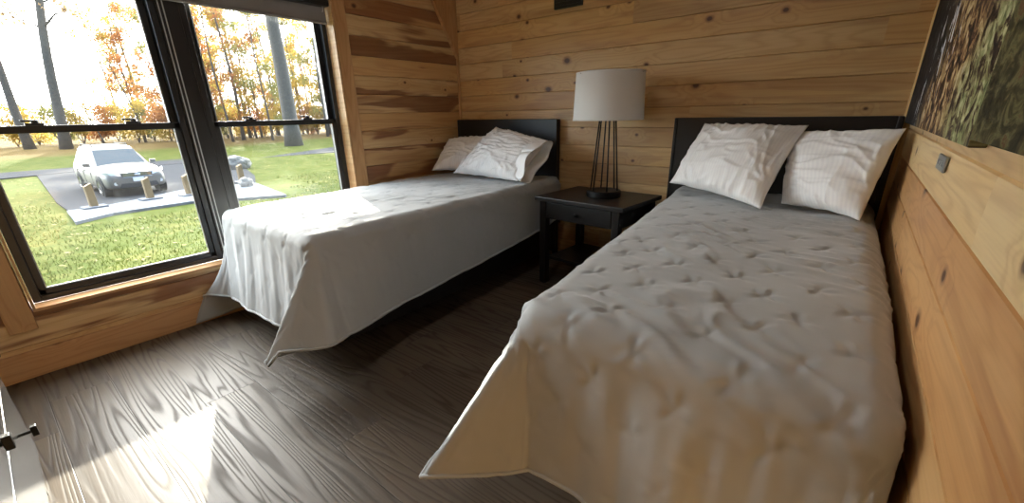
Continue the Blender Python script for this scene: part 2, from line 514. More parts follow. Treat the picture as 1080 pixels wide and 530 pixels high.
for a in (YM0 + .018, YM0 + .036): m.box(-.0548, -.052, a, a + .005, WZ0 + .02, WZ1 - .02)
struct(m.build('trim_10', M['bead']))

bl = thing('roller_blind', 'grey roller blind rolled down a little at the top of the window', 'blind', (-.03, -1.96, 1.755))
m = MB(); m.box(-.024, .05, -.835, .835, 0, .125); m.build('cassette', M['frame'], bl, bevel=.006)
m = MB(); m.box(-.004, .000, -.828, .828, -.083, .001); m.build('blind_fabric', M['blind'], bl)
m = MB(); m.tube([(-.002, -.828, -.086), (-.002, .828, -.086)], .009, 10); m.build('hem_bar', M['blind'], bl)
MB().tube([(.03, .80, .0), (.03, .80, -.02), (.02, .80, -.03)], .003, 6).build('pull_cord', M['bead'], bl)

# ------------------------------------------------------------------ bed clothes helpers
def perlin(x, y, seed=0):
    rs = np.random.RandomState(seed)
    perm = rs.permutation(256); perm = np.concatenate([perm, perm, perm])
    ang = rs.rand(256) * 2 * np.pi
    xi = np.floor(x).astype(int); yi = np.floor(y).astype(int)
    xf = x - xi; yf = y - yi
    u = xf ** 3 * (xf * (xf * 6 - 15) + 10); v = yf ** 3 * (yf * (yf * 6 - 15) + 10)
    def g(ix, iy, fx, fy):
        h = perm[(perm[ix & 255] + (iy & 255)) & 511] & 255
        return np.cos(ang[h]) * fx + np.sin(ang[h]) * fy
    n00 = g(xi, yi, xf, yf); n10 = g(xi + 1, yi, xf - 1, yf)
    n01 = g(xi, yi + 1, xf, yf - 1); n11 = g(xi + 1, yi + 1, xf - 1, yf - 1)
    return (n00 * (1 - u) + n10 * u) * (1 - v) + (n01 * (1 - u) + n11 * u) * v
def sst(x, a, b):
    t = np.clip((x - a) / (b - a), 0, 1); return t * t * (3 - 2 * t)

def grid_mesh(name, P, mat, parent=None, thick=0, uv=None):
    n, k, _ = P.shape
    idx = np.arange(n * k).reshape(n, k)
    F = np.stack([idx[:-1, :-1], idx[1:, :-1], idx[1:, 1:], idx[:-1, 1:]], -1).reshape(-1, 4)
    me = bpy.data.meshes.new(name)
    me.from_pydata(P.reshape(-1, 3).tolist(), [], F.tolist())
    for p in me.polygons: p.use_smooth = True
    me.materials.append(mat)
    o = bpy.data.objects.new(name, me); col.objects.link(o)
    if parent: o.parent = parent
    if thick:
        s = o.modifiers.new('solid', 'SOLIDIFY'); s.thickness = thick; s.offset = -1; s.use_even_offset = False
    return o

def normals(P):
    du = np.gradient(P, axis=0); dv = np.gradient(P, axis=1)
    n = np.cross(du, dv); n /= np.linalg.norm(n, axis=2, keepdims=True) + 1e-9
    return n

def bedspread(xl0, xl1, xr0, xr1, yh, yf, z0, z1, DL, DR, DF, FL, FR, seed, label, tu=(.19, .20, .0, .0), wr_amp=.006, wr_dir=(1, 0), xmin=-9, xmax=9, rad=.075, pl_=1.0, name='bedspread'):
    """x edges, heights and drops run linearly from the head (0) to the foot (1)."""
    Rr = rad
    step = .0105
    def cols(D): return max(4, int((D + Rr * .57) / step))
    nL, nR, nF = cols(max(DL)), cols(max(DR)), cols(DF)
    nC = int((xr0 - xl0) / step); nT = int((yh - yf) / step)
    NI, NJ = nL + nC + nR + 1, nT + nF + 1
    I, J = np.meshgrid(np.arange(NI), np.arange(NJ), indexing='ij')
    t = np.clip(J / nT, 0, 1)
    xl = xl0 + (xl1 - xl0) * t + Rr; xr = xr0 + (xr1 - xr0) * t - Rr
    z = z0 + (z1 - z0) * t
    y = yh + (yf + Rr - yh) * t
    cx = np.clip((I - nL) / nC, 0, 1)
    x = xl + (xr - xl) * cx
    dl = DL[0] + (DL[1] - DL[0]) * np.clip(t * 1.15, 0, 1) ** .7; dr = DR[0] + (DR[1] - DR[0]) * np.clip(t * 1.3, 0, 1) ** .6
    aL = np.clip((nL - I) / nL, 0, 1) * (dl + Rr * .57)
    aR = np.clip((I - nL - nC) / nR, 0, 1) * (dr + Rr * .57)
    b = np.clip((J - nT) / nF, 0, 1) * (DF + Rr * .57)
    a = aL + aR; sg = np.where(aL > 0, -1., 1.)
    r = np.hypot(a, b)
    th = np.arctan2(b, np.maximum(a, 1e-9)); th = np.where((a <= 0) & (b > 0), PI / 2, th); th = np.where(b <= 0, 0, th)
    q = Rr * PI / 2
    phi = np.clip(r / q, 0, 1) * PI / 2
    out = np.where(r < q, Rr * np.sin(phi), Rr)
    over = np.maximum(0, r - q)
    down = np.where(r < q, Rr * (1 - np.cos(phi)), Rr + over)
    cor = (a > 0) & (b > 0)
    # rounded cloth corners: shorten the diagonal
    rad_k = np.where(cor, (1 + (1 / np.maximum(np.cos(th), np.sin(th)) - 1) * .2) * np.maximum(np.cos(th), np.sin(th)), 1)
    r = r * rad_k
    phi = np.clip(r / q, 0, 1) * PI / 2
    out = np.where(r < q, Rr * np.sin(phi), Rr); over = np.maximum(0, r - q)
    down = np.where(r < q, Rr * (1 - np.cos(phi)), Rr + over)
    def fan(F, k):
        an_ = np.radians([0, 8, 22, 36, 50, 58, 66, 76, 90]); c0 = [0, 0, 0, 0, 0, 0, 0, 0, 0]
        A1, A2 = F
        c0[1] = A1[k] * .35; c0[2] = A1[k]; c0[3] = (A1[k] + A2[k]) * .55; c0[4] = A2[k]; c0[5] = A2[k] * .96; c0[6] = A2[k] * .7; c0[7] = A2[k] * .3
        q0 = np.radians(np.arange(-60, 151, 1.)); y0_ = np.interp(q0, an_, c0); kk = np.hanning(17); kk /= kk.sum()
        return np.interp(th, q0, np.convolve(y0_, kk, 'same')) * np.clip(th / .12, 0, 1) * np.clip((PI / 2 - th) / .12, 0, 1)
    Fx = np.where(cor, np.where(sg < 0, fan(FL, 0), fan(FR, 0)), 0); Fy = np.where(cor, np.where(sg < 0, fan(FL, 1), fan(FR, 1)), 0)
    g = 1.0
    fl = np.hypot(Fx, Fy)
    # tangential coordinate for hanging folds
    tang = np.where(a > 0, y * 1.0, x) + np.where(cor, th * .35, 0)
    wv = perlin(tang * 3.2 + 7.7 * (a > 0), down * .6, seed + 3) * 1.0 + perlin(tang * 8.5, down * 1.2 + 5, seed + 4) * .35
    flare = .05 * (over / .5) ** 1.3 + wv * np.where((a > 0) & ~cor, .022, .05) * np.clip(over / .45, 0, 1.2) * np.where(cor, .3, 1) + .09 * np.clip(over / .45, 0, 1.2) * sst(t, .78, 1.0) * np.clip(1 - th / 1.2, 0, 1) * (a > 0)
    pw_ = np.where(sg < 0, pl_, 1.0)
    bend = np.clip(over / .55, 1e-6, 1.3) ** (pw_ - 1)
    Fx = Fx * bend; Fy = Fy * bend
    dx = np.cos(th) * sg; dy = -np.sin(th)
    X = x + dx * (out + flare) * (r > 0) + Fx * g * over
    Y = y + dy * (out + flare) * (r > 0) + Fy * g * over
    Z = z - down * 1.0 + over * g * (1 - 1 / np.sqrt(1 + fl ** 2))
    # slight sag of the shoulder and the head end
    P = np.stack([X, Y, Z], -1)
    N = normals(P)
    if N[NI // 2, NJ // 2, 2] < 0: N = -N
    # quilting: arc coordinates on the flat cloth
    U = x + sg * a; V = y - b
    tx, ty, ox, oy = tu
    rowi = np.round((V - oy) / (ty / 2))
    offx = np.where(rowi.astype(int) % 2 == 0, 0, tx / 2)
    ju = (perlin(rowi * 1.37 + .5, np.round((U - ox - offx) / tx) * 1.91 + .3, seed + 9)) * .045
    cu = np.round((U - ox - offx) / tx) * tx + ox + offx + ju
    cv = rowi * ty / 2 + oy + ju * .6
    dU, dV = U - cu, V - cv
    d = np.hypot(dU, dV); an = np.arctan2(dV, dU)
    k5 = perlin(cu * 9.1, cv * 7.3, seed + 2) * 6
    puff = .0048 * (1 - np.exp(-(d / .024) ** 2)) - .0048
    pinch = .0026 * np.exp(-((d - .022) / .020) ** 2) * np.cos(an * 4 + k5) + .0010 * np.exp(-((d - .03) / .025) ** 2) * np.cos(an * 7 - k5)
    wx, wy = wr_dir
    s_ = U * wx + V * wy; c_ = -U * wy + V * wx
    warp = perlin(U * 3, V * 3, seed + 5) * .5
    n1 = perlin(s_ * 3.0 + warp, c_ * 12 + warp * 3, seed)
    n2 = perlin(s_ * 7.0 + warp, c_ * 25 + warp * 4, seed + 1)
    patch = sst(perlin(U * 2.2, V * 2.2, seed + 6), -.25, .35)
    rid = (1 - np.abs(n1) * 2.6).clip(0, 1) ** 2
    rid2 = (1 - np.abs(n2) * 2.6).clip(0, 1) ** 2
    ontop = 1 - .75 * np.clip(over / .08, 0, 1)
    soft = perlin(U * 4.2, V * 4.2, seed + 8) * .007
    hang = np.clip(over / .1, 0, 1)
    folds = hang * (perlin(tang * 13, down * 1.1, seed + 11) * np.where(a > 0, .004, .012) + perlin(tang * 30, down * 4, seed + 12) * .003)
    disp = puff * (1 - .35 * hang) + pinch * (1 - .5 * hang) + wr_amp * (rid * .8 + rid2 * .35) * patch * ontop + soft * ontop + folds
    P = P + N * disp[..., None]
    P[..., 2] = np.maximum(P[..., 2], .016 + .004 * perlin(P[..., 0] * 20, P[..., 1] * 20, 3))
    P[..., 0] = np.clip(P[..., 0], xmin, xmax)
    if np.cross(P[1, 0] - P[0, 0], P[0, 1] - P[0, 0])[2] < 0: P = P[::-1]
    o = grid_mesh(name, P, M['spread'], None, .010)
    # piped hem along the cloth's edge
    edge = [tuple(p) for p in P[0, ::3]] + [tuple(p) for p in P[::3, -1]] + [tuple(p) for p in P[-1, ::-3]]
    edge = [p for i, p in enumerate(edge) if i == 0 or (Vector(p) - Vector(edge[i - 1])).length > 1e-4]
    MB().tube(edge, .0065, 8).build('hem', M['spread'], o, smooth=True)
    return tag(o, label, 'bedspread')

def pillow(BL, BR, TR, TL, T, seed, label, ripple=.010, side_open=0, flip=1):
    n = 84; k = 68
    u, v = np.meshgrid(np.linspace(-1, 1, n), np.linspace(-1, 1, k), indexing='ij')
    c = [np.array(p, float) for p in (BL, BR, TR, TL)]
    pu = u * (1 - .055 * (1 - v ** 2) * np.abs(u) ** 3 * 1.0); pv = v * (1 - .075 * (1 - u ** 2) * np.abs(v) ** 3)
    pu = pu + .02 * perlin(v * 2.5, u * .8 + seed, seed + 20) * np.abs(u) ** 4
    pv = pv + .035 * perlin(u * 2.5, v * .8 + seed, seed + 21) * np.abs(v) ** 4
    A = (1 - pu) / 2; B = (1 + pu) / 2; C_ = (1 - pv) / 2; D_ = (1 + pv) / 2
    mid = (A * C_)[..., None] * c[0] + (B * C_)[..., None] * c[1] + (B * D_)[..., None] * c[2] + (A * D_)[..., None] * c[3]
    nn = np.cross(c[1] - c[0] + c[2] - c[3], c[3] - c[0] + c[2] - c[1]); nn /= np.linalg.norm(nn)
    if nn[1] > 0: nn = -nn            # front faces the room
    prof = ((1 - u ** 2).clip(0) ** .60) * ((1 - v ** 2).clip(0) ** .56)
    prof = prof * (1 + .22 * perlin(u * 1.3 + seed, v * 1.3, seed))
    Ws = np.linalg.norm(c[1] - c[0]); Hs = np.linalg.norm(c[3] - c[0])
    um, vm_ = u * Ws / 2, v * Hs / 2
    warp = perlin(um * 6, vm_ * 6, seed + 2) * .6
    a1 = perlin(um * 5 + warp, vm_ * 16 + warp * 2, seed + 3); a2 = perlin(um * 17 + warp, vm_ * 6 + warp * 2, seed + 4)
    edge = np.maximum(np.abs(u), np.abs(v)) ** 3
    rid = ((1 - np.abs(a1) * 2.4).clip(0, 1) ** 2) * .9 + ((1 - np.abs(a2) * 2.4).clip(0, 1) ** 2) * (.4 + .9 * edge)
    rid += perlin(um * 40, vm_ * 40, seed + 8) * .15
    band = sum(np.exp(-((v - b0 - .03 * np.sin(u * 2.2 + seed)) / .018) ** 2) for b0 in (-.42, .12, .62)) * .0032
    w1 = ripple * rid + band
    fade = np.clip(prof * 3, 0, 1)
    front = mid + nn * ((T * prof + w1 * fade)[..., None])
    w2 = ripple * ((1 - np.abs(perlin(um * 8, vm_ * 8, seed + 30)) * 2.4).clip(0, 1) ** 2)
    back = mid - nn * ((T * .8 * prof + w2 * fade)[..., None])
    Pf = front.reshape(-1, 3); Pb = back.reshape(-1, 3)
    idx = np.arange(n * k).reshape(n, k)
    F1 = np.stack([idx[:-1, :-1], idx[1:, :-1], idx[1:, 1:], idx[:-1, 1:]], -1).reshape(-1, 4)
    F2 = F1[:, ::-1] + n * k
    me = bpy.data.meshes.new('pillow')
    me.from_pydata(np.vstack([Pf, Pb]).tolist(), [], np.vstack([F1, F2]).tolist())
    uvl = me.uv_layers.new(name='cloth')
    uu = np.concatenate([(u.ravel() * Ws / .7), (u.ravel() * Ws / .7)]) * .5 + .5; vv = np.concatenate([v.ravel(), v.ravel()]) * .5 + .5
    for lp in me.loops: uvl.data[lp.index].uv = (uu[lp.vertex_index], vv[lp.vertex_index])
    bm = bmesh.new(); bm.from_mesh(me)
    bmesh.ops.remove_doubles(bm, verts=bm.verts, dist=.0004)
    bmesh.ops.recalc_face_normals(bm, faces=bm.faces)
    bm.to_mesh(me); bm.free()
    for p in me.polygons: p.use_smooth = True
    me.materials.append(M['pillow'])
    o = bpy.data.objects.new('pillow', me); col.objects.link(o)
    tag(o, label, 'pillow')
    if side_open:   # loose open end of the pillowcase: a sleeve past the filled part
        m_ = 40; q_ = 14
        ring, s = np.meshgrid(np.linspace(0, 2 * PI, m_), np.linspace(0, 1, q_), indexing='ij')
        cen = (c[1] + c[2]) / 2; up = (c[2] - c[1]) / 2; ax = (c[1] - c[0] + c[2] - c[3]); ax /= np.linalg.norm(ax)
        hh = .80 + .14 * s; tt = T * (.55 + .25 * s) * (1 + .25 * np.sin(ring * 3 + s * 2))
        Pt = cen + (np.sin(ring) * hh)[..., None] * up + (np.cos(ring) * tt)[..., None] * nn + (((s * 1.0 - .75) * side_open) + .012 * np.sin(ring * 5))[..., None] * ax
        Pt += (nn * .003 * perlin(ring * 4, s * 5, seed)[..., None])
        grid_mesh('open_end', Pt, M['pillow'], o, .003)
    return o

# ------------------------------------------------------------------ beds
def bed(name, x0, x1, label, hb0, hb1):
    t = thing(name, label, 'bed', ((x0 + x1) / 2, -1.0, 0))
    cx = (x0 + x1) / 2
    m = MB(); m.box(hb0 - cx, hb1 - cx, .935, .975, .06, 1.066); m.build('headboard', M['black'], t, bevel=.004)
    m = MB(); m.box(hb1 - cx - .001 + .0, hb1 - cx + .022, .930, .982, 0, 1.0655); m.build('headboard_post', M['black'], t, bevel=.004)
    m = MB(); m.box(hb0 - cx - .018, hb0 - cx + .001, .930, .982, 0, 1.0655); m.build('headboard_post', M['black'], t, bevel=.004)
    for s in (-1, 1):
        e0 = s * ((x1 - x0) / 2 - .03)
        m = MB(); m.box(min(e0, e0 - s * .025), max(e0, e0 - s * .025), -.92, .93, .09, .34); m.build('side_rail', M['black'], t, bevel=.004)
        for yy in (-.72, .3):
            m = MB(); m.box(e0 - .20 if s > 0 else e0 + .145, e0 - .145 if s > 0 else e0 + .20, yy, yy + .055, 0, .30); m.build('leg', M['black'], t, bevel=.004)
    m = MB(); m.box(-(x1 - x0) / 2 + .03, (x1 - x0) / 2 - .03, -.945, -.921, .09, .34); m.build('foot_rail', M['black'], t, bevel=.004)
    m = MB(); m.box(-(x1 - x0) / 2 + .056, (x1 - x0) / 2 - .056, -.918, .925, .30, .34); m.build('slat_base', M['black'], t)
    return t
bed('twin_bed', .085, 1.065, 'black wooden twin bed beside the window wall, left of the nightstand', .040, 1.020)
bed('twin_bed', 2.16, 2.915, 'black wooden twin bed with tall headboard against the right wall', 1.905, 2.915)

def mattress(x0, x1, zt, label, tp=0):
    m = MB(); m.quadbox([(x0, -1.955, .345), (x1, -1.955, .345), (x1, -.085, .345), (x0 - tp, -.085, .345), (x0, -1.955, zt), (x1, -1.955, zt), (x1, -.085, zt), (x0 - tp, -.085, zt)])
    o = m.build('mattress', M['mattress'], None, bevel=.04, seg=4, smooth=True)
    return tag(o, label, 'mattress')
mattress(.135, 1.04, .605, 'mattress under the grey spread of the bed by the window')
mattress(2.20, 2.875, .605, 'mattress under the grey spread of the bed by the right wall', .19)

bedspread(.07, .14, 1.10, 1.125, -.095, -2.045, .655, .652, (.50, .62), (.27, .42), .485, ((-.05, -.05), (-.25, -.30)), ((.20, -.16), (-.14, -.44)), 4,
          'grey tufted bedspread draped over the bed by the window, half in sun', tu=(.20, .22, .1, -.1), wr_amp=.0085, wr_dir=(.45, .9), xmin=.022, rad=.055, pl_=3.0)
bedspread(1.945, 2.15, 2.925, 2.96, -.095, -2.03, .665, .645, (.46, .46), (.45, .45), .50, ((-.14, -.22), (-.26, -.46)), ((.0, -.05), (.0, -.12)), 17,
          'grey tufted bedspread draped over the bed in the foreground', tu=(.185, .21, 2.315, -1.394), wr_amp=.010, wr_dir=(.9, -.45), xmax=2.945)

pillow((.11, -.48, .685), (.60, -.26, .685), (.52, -.10, .95), (.06, -.22, .918), .070, 3, 'white pillow leaning in the corner, left and behind the other on the window bed')
pillow((.38, -.50, .685), (1.02, -.52, .675), (1.06, -.21, .925), (.545, -.17, 1.015), .095, 11, 'white striped pillow with open case end, in front on the window bed', side_open=.15)
pillow((2.56, -.46, .68), (2.86, -.62, .675), (2.930, -.44, 1.025), (2.50, -.15, 1.0), .085, 25, 'white striped pillow at the right wall, its corner touching the wall boards')
pillow((1.985, -.34, .72), (2.50, -.62, .68), (2.585, -.25, 1.03), (2.085, -.16, 1.035), .090, 31, 'white striped pillow leaning on the headboard, left one on the foreground bed')

# ------------------------------------------------------------------ nightstand
ns = thing('nightstand', 'black wooden nightstand between the two beds', 'nightstand', (1.535, -.335, 0), -.07)
MB().box(-.32, .32, -.255, .255, .572, .600).build('tabletop', M['black'], ns, bevel=.004)
for sx in (-1, 1):
    for sy in (-1, 1):
        x, y = sx * .265, sy * .215
        MB().box(x - .024, x + .024, y - .024, y + .024, 0, .5715).build('leg', M['black'], ns, bevel=.003)
for s in (-1, 1): MB().box(s * .265 - .01, s * .265 + .01, -.19, .19, .46, .5715).build('side_apron', M['black'], ns)
MB().box(-.24, .24, .205, .225, .46, .5715).build('back_apron', M['black'], ns)
dw = MB().box(-.236, .236, -.238, -.215, .462, .566).build('drawer', M['black'], ns, bevel=.003)
MB().lathe([(0, .018), (.010, .018), (.013, .012), (.007, .004), (.006, 0)], (0, 0, 0), 20).build('knob', M['iron'], dw, smooth=True)
kn = dw.children[0]; kn.rotation_euler = (PI / 2, 0, 0); kn.location = (0, -.238, .514)
MB().box(-.25, .25, -.20, .20, .17, .19).build('shelf', M['black'], ns, bevel=.003)

# ------------------------------------------------------------------ lamp
lp = thing('table_lamp', 'table lamp with white drum shade and black wire-rod base on the nightstand', 'lamp', (1.572, -.33, .6005))
MB().lathe([(0, 0), (.105, 0), (.108, .004), (.108, .036), (.103, .040), (0, .040)], n=56).build('base', M['iron'], lp, smooth=False, bevel=.001)
for k in range(6):
    a = k * PI / 3 + .15
    MB().tube([(.088 * math.cos(a), .088 * math.sin(a), .038), (.050 * math.cos(a), .050 * math.sin(a), .468)], .0045, 10).build('rod', M['iron'], lp, smooth=True)
MB().lathe([(0, 0), (.056, 0), (.056, .010), (0, .010)], (0, 0, .462), 32).build('rod_plate', M['iron'], lp)
def shade_mat():
    t = NT('white_linen_shade')
    P, X, Y, Z = t.obj()
    n = t.noise(t.vm('MULTIPLY', P, (1, 1, 3)), 180, 2)
    d = t.n('ShaderNodeBsdfDiffuse'); t.put(d.inputs[0], t.mix(n, (.84, .84, .83), (.90, .90, .89)))
    t.put(d.inputs['Normal'], t.bump(n, .15, .001))
    tl = t.n('ShaderNodeBsdfTranslucent'); tl.inputs[0].default_value = (.90, .88, .85, 1)
    mx = t.n('ShaderNodeMixShader'); mx.inputs[0].default_value = .38
    t.put(mx.inputs[1], d.outputs[0]); t.put(mx.inputs[2], tl.outputs[0])
    t.t.links.new(mx.outputs[0], t.out.inputs[0])
    return t.m
M['shade'] = shade_mat()
sh = MB().lathe([(.209, .462), (.198, .722), (.196, .722), (.207, .462), (.209, .462)], n=96).build('lamp_shade', M['shade'], lp, smooth=True)
m = MB()
m.lathe([(.2105, .460), (.2102, .466), (.205, .466), (.205, .460), (.2105, .460)], n=96)
m.build('shade_trim', M['shade'], sh, smooth=True)
m = MB()
m.lathe([(.1992, .717), (.1990, .724), (.194, .724), (.194, .717), (.1992, .717)], n=96)
m.build('shade_trim', M['shade'], sh, smooth=True)
MB().tube([(0, 0, .47), (0, 0, .53)], .018, 16).build('socket', M['iron'], lp, smooth=True)
MB().lathe([(0, .53), (.014, .535), (.030, .575), (.030, .595), (.018, .62), (0, .626)], n=24).build('bulb', M['shade'], lp, smooth=True)
m = MB()
for k in range(3):
    a = k * 2 * PI / 3
    m.tube([(0, 0, .70), (.2 * math.cos(a), .2 * math.sin(a), .715)], .002, 6)
m.tube([(0, 0, .62), (0, 0, .71)], .004, 6)
m.build('spider', M['iron'], lp)
MB().tube([(-.10, .02, .010), (-.15, .08, .006), (-.17, .15, .012), (-.13, .20, .006), (-.10, .25, .006), (-.10, .285, -.01), (-.10, .29, -.25)], .004, 8).build('cord', M['iron'], lp, smooth=True)

# ------------------------------------------------------------------ dresser
dr = thing('dresser', 'dark dresser with black bar pulls, cut off by the lower left corner of the photo', 'dresser', (1.56, -3.145, 0), R(-.6))
dm = simple('charcoal_lacquer', (.055, .052, .050), .22, var=.15, scale=5, bump=.05)
MB().box(-.60, .60, -.205, .200, .155, .82).build('body', dm, dr, bevel=.003)
MB().box(-.615, .615, -.21, .222, .82, .845).build('top', dm, dr, bevel=.004)
for x in (-.58, .58):
    for y in (-.185, .180):
        MB().quadbox([(x - .014, y - .014, 0), (x + .014, y - .014, 0), (x + .014, y + .014, 0), (x - .014, y + .014, 0),
                      (x - .02, y - .02, .1545), (x + .02, y - .02, .1545), (x + .02, y + .02, .1545), (x - .02, y + .02, .1545)]).build('leg', dm, dr)
for z0, z1 in ((.165, .436), (.446, .81)):
    d_ = MB().box(-.592, .592, .2005, .216, z0, z1).build('drawer', dm, dr, bevel=.0025)
    for x in (-.325, .16):
        zc = .350 if z0 < .3 else .585
        m = MB(); m.tube([(x, .216, zc), (x, .240, zc)], .0045, 12); m.box(x - .008, x + .008, .240, .252, zc - .014, zc + .014)
        m.build('drawer_pull', M['iron'], d_, bevel=.0015)

# ------------------------------------------------------------------ wall pieces
vm_ = thing('wall_panel', 'small black rectangular box high on the back wall, cut by the top of the photo', 'wall box', (1.08, -.002, 1.768))
MB().box(-.108, .108, -.022, 0, 0, .15).build('housing', M['black'], vm_, bevel=.003)
m = MB()
for k in range(6): m.box(-.095, .095, -.0245, -.0222, .015 + k * .022, .024 + k * .022)
m.build('face_grille', M['frame'], vm_)
pl = thing('wall_plate', 'small grey metal plate on the right wall below the picture', 'plate', (W - .003, -1.33, .976))
MB().box(-.006, 0, -.062, .062, -.018, .018).build('plate', M['steel'], pl, bevel=.002)
for y in (-.035, 0.0, .035): MB().tube([(-.006, y, 0), (-.0085, y, 0)], .006, 12).build('screw', M['bead'], pl)

def print_mat(kind):
    t = NT('canvas_print_%s' % kind)
    P, X, Y, Z = t.pos()
    A = t.vec(t.m3('MULTIPLY', Y, 1.0), t.m3('MULTIPLY', Z, 1.0), 0)
    lean = t.m3('ADD', Y, t.m3('MULTIPLY', Z, -.45))
    st1 = t.noise(t.vec(t.m3('MULTIPLY', lean, 15.), t.m3('MULTIPLY', Z, 17.), 3.), 1, 6, .65, .8)
    st2 = t.noise(t.vec(t.m3('MULTIPLY', lean, 26.), t.m3('MULTIPLY', Z, 26.), 8.), 1, 5, .6, .5)
    rocks = t.ramp(st1, [(.36, (.012, .010, .009)), (.46, (.07, .038, .024)), (.52, (.26, .15, .07)), (.58, (.52, .38, .18)), (.68, (.68, .60, .40))])
    if kind == 'a':
        ypos = t.m3('ADD', Y, t.m3('MULTIPLY', t.noise(t.vec(0, t.m3('MULTIPLY', Z, 5.), 1.), 1, 2), .6))
        dark = t.ramp(st2, [(.35, (.010, .010, .012)), (.6, (.035, .034, .036)), (.8, (.08, .075, .07))])
        c = t.mix(t.ss(ypos, -.75, -.35), rocks, dark)
        moss = t.ramp(st2, [(.34, (.03, .035, .018)), (.48, (.24, .27, .12)), (.64, (.55, .56, .32))])
        mm = t.m3('MULTIPLY', t.ss(ypos, -1.0, -1.3), t.ss(st1, .42, .55))
        c = t.mix(mm, c, moss)
        wat = t.noise(t.vec(t.m3('MULTIPLY', lean, 16.), t.m3('MULTIPLY', Z, 8.), 20.), 1, 4, .6, .4)
        band = t.m3('MULTIPLY', t.ss(ypos, -.85, -.6), t.ss(ypos, -.1, -.4))
        wm = t.m3('MULTIPLY', t.ss(wat, .57, .61), band)
        c = t.mix(wm, c, (.62, .66, .72))
    else:
        mo = t.noise(t.vec(t.m3('MULTIPLY', Y, 16.), t.m3('MULTIPLY', Z, 26.), 5.), 1, 5, .65, .6)
        c = t.ramp(mo, [(.32, (.010, .009, .006)), (.48, (.05, .045, .02)), (.58, (.13, .12, .05)), (.66, (.11, .045, .02)), (.8, (.26, .25, .13))])
    t.bsdf(c, .7, 0, t.bump(t.noise(P, 500, 2), .1, .001), Specular_IOR_Level=.2)
    return t.m
m = MB(); m.box(W - .028, W - .004, -1.725, -.105, 1.038, 1.84)
tag(m.build('canvas_picture', print_mat('a'), bevel=.002), 'canvas photo print of a waterfall over rocks, the nearer one to the back wall', 'picture')
m = MB(); m.box(W - .030, W - .004, -2.10, -1.733, 1.052, 1.84)
tag(m.build('canvas_picture', print_mat('b'), bevel=.002), 'canvas photo print of dark mossy rocks at the right edge of the photo', 'picture')

# ================================================================== outdoors
G = -1.2
def ground_z(x, y):
    return G + .40 * max(0, min(1, (-x - 31) / 14)) + .06 * math.sin(x * .21 + y * .13) * (1 if x < -28 or y > 4.5 else .3) * max(0, min(1, (-x - 4) / 5)) + (.0 if x > -31 else .02 * math.sin(y * .4))
def lawn_mat():
    t = NT('autumn_lawn')
    P, X, Y, Z = t.pos()
    big = t.noise(P, .35, 3)
    med = t.noise(P, 2.2, 4, .6)
    fine = t.noise(P, 22, 4, .7)
    g1 = t.mix(big, (.028, .045, .006), (.066, .078, .009))
    g2 = t.mix(t.ss(med, .40, .70), g1, (.095, .095, .024))
    g3 = t.mix(t.ss(fine, .45, .7, 0, .7), g2, (.065, .09, .02))
    g3 = t.mix(t.ss(fine, .45, .25, 0, .6), g3, (.012, .02, .005))
    wood = t.mix(fine, (.07, .045, .016), (.16, .11, .04))
    g3 = t.mix(t.ss(t.m3('ADD', X, t.m3('MULTIPLY', big, 6.)), -34., -39.), g3, wood)
    t.bsdf(g3, .95, 0, t.bump(fine, .6, .03), Specular_IOR_Level=.03)
    return t.m
xs = list(np.arange(-0.2, -10, -.5)) + list(np.arange(-10, -34, -1.)) + list(np.arange(-34, -130, -4.))
ys = list(np.arange(-60, -12, 4.)) + list(np.arange(-12, 30, 1.)) + list(np.arange(30, 110, 4.))
v = [(x, y, ground_z(x, y)) for x in xs for y in ys]
ny = len(ys)
f = [(i * ny + j, i * ny + j + 1, (i + 1) * ny + j + 1, (i + 1) * ny + j) for i in range(len(xs) - 1) for j in range(ny - 1)]
m = MB(); m.v = v; m.f = f
o = struct(m.build('lawn', lawn_mat(), smooth=True))
def slab(name, poly, z, mat, th=.08):
    return struct(MB().prism([(x, y, z - th) for x, y in poly], (0, 0, th)).build(name, mat))
asph = simple('grey_asphalt', (.048, .049, .054), .95, var=.15, scale=3, bump=.4, bscale=40, Specular_IOR_Level=.02)
conc = simple('pale_concrete', (.17, .18, .20), .9, var=.1, scale=2, bump=.2, Specular_IOR_Level=.04)
slab('driveway', [(-13.2, -1.45), (-13.2, 2.3), (-14.4, 3.6), (-17, 4.6), (-20.6, 5.6), (-25.2, 6.8), (-27.6, 3), (-27.2, -.95), (-15.8, -1.47)], G + .045, asph)
slab('road', [(-24.9, -50), (-25.6, -6), (-26.2, -2), (-26.9, 1), (-25.9, 6.6), (-25.2, 13), (-26, 30), (-28, 70), (-34, 70), (-31, 30), (-30.2, 14), (-29.8, 6), (-29.6, 0), (-29.8, -6), (-30, -50)], G + .055, asph)
slab('sidewalk', [(-11.55, -1.6), (-12.15, -.8), (-12.25, .94), (-11.6, 1.9), (-10.9, 3.1), (-14.5, 3.65), (-15.3, 1.8), (-14.2, .2), (-13.75, -.6), (-13.65, -1.5)], G + .065, conc)

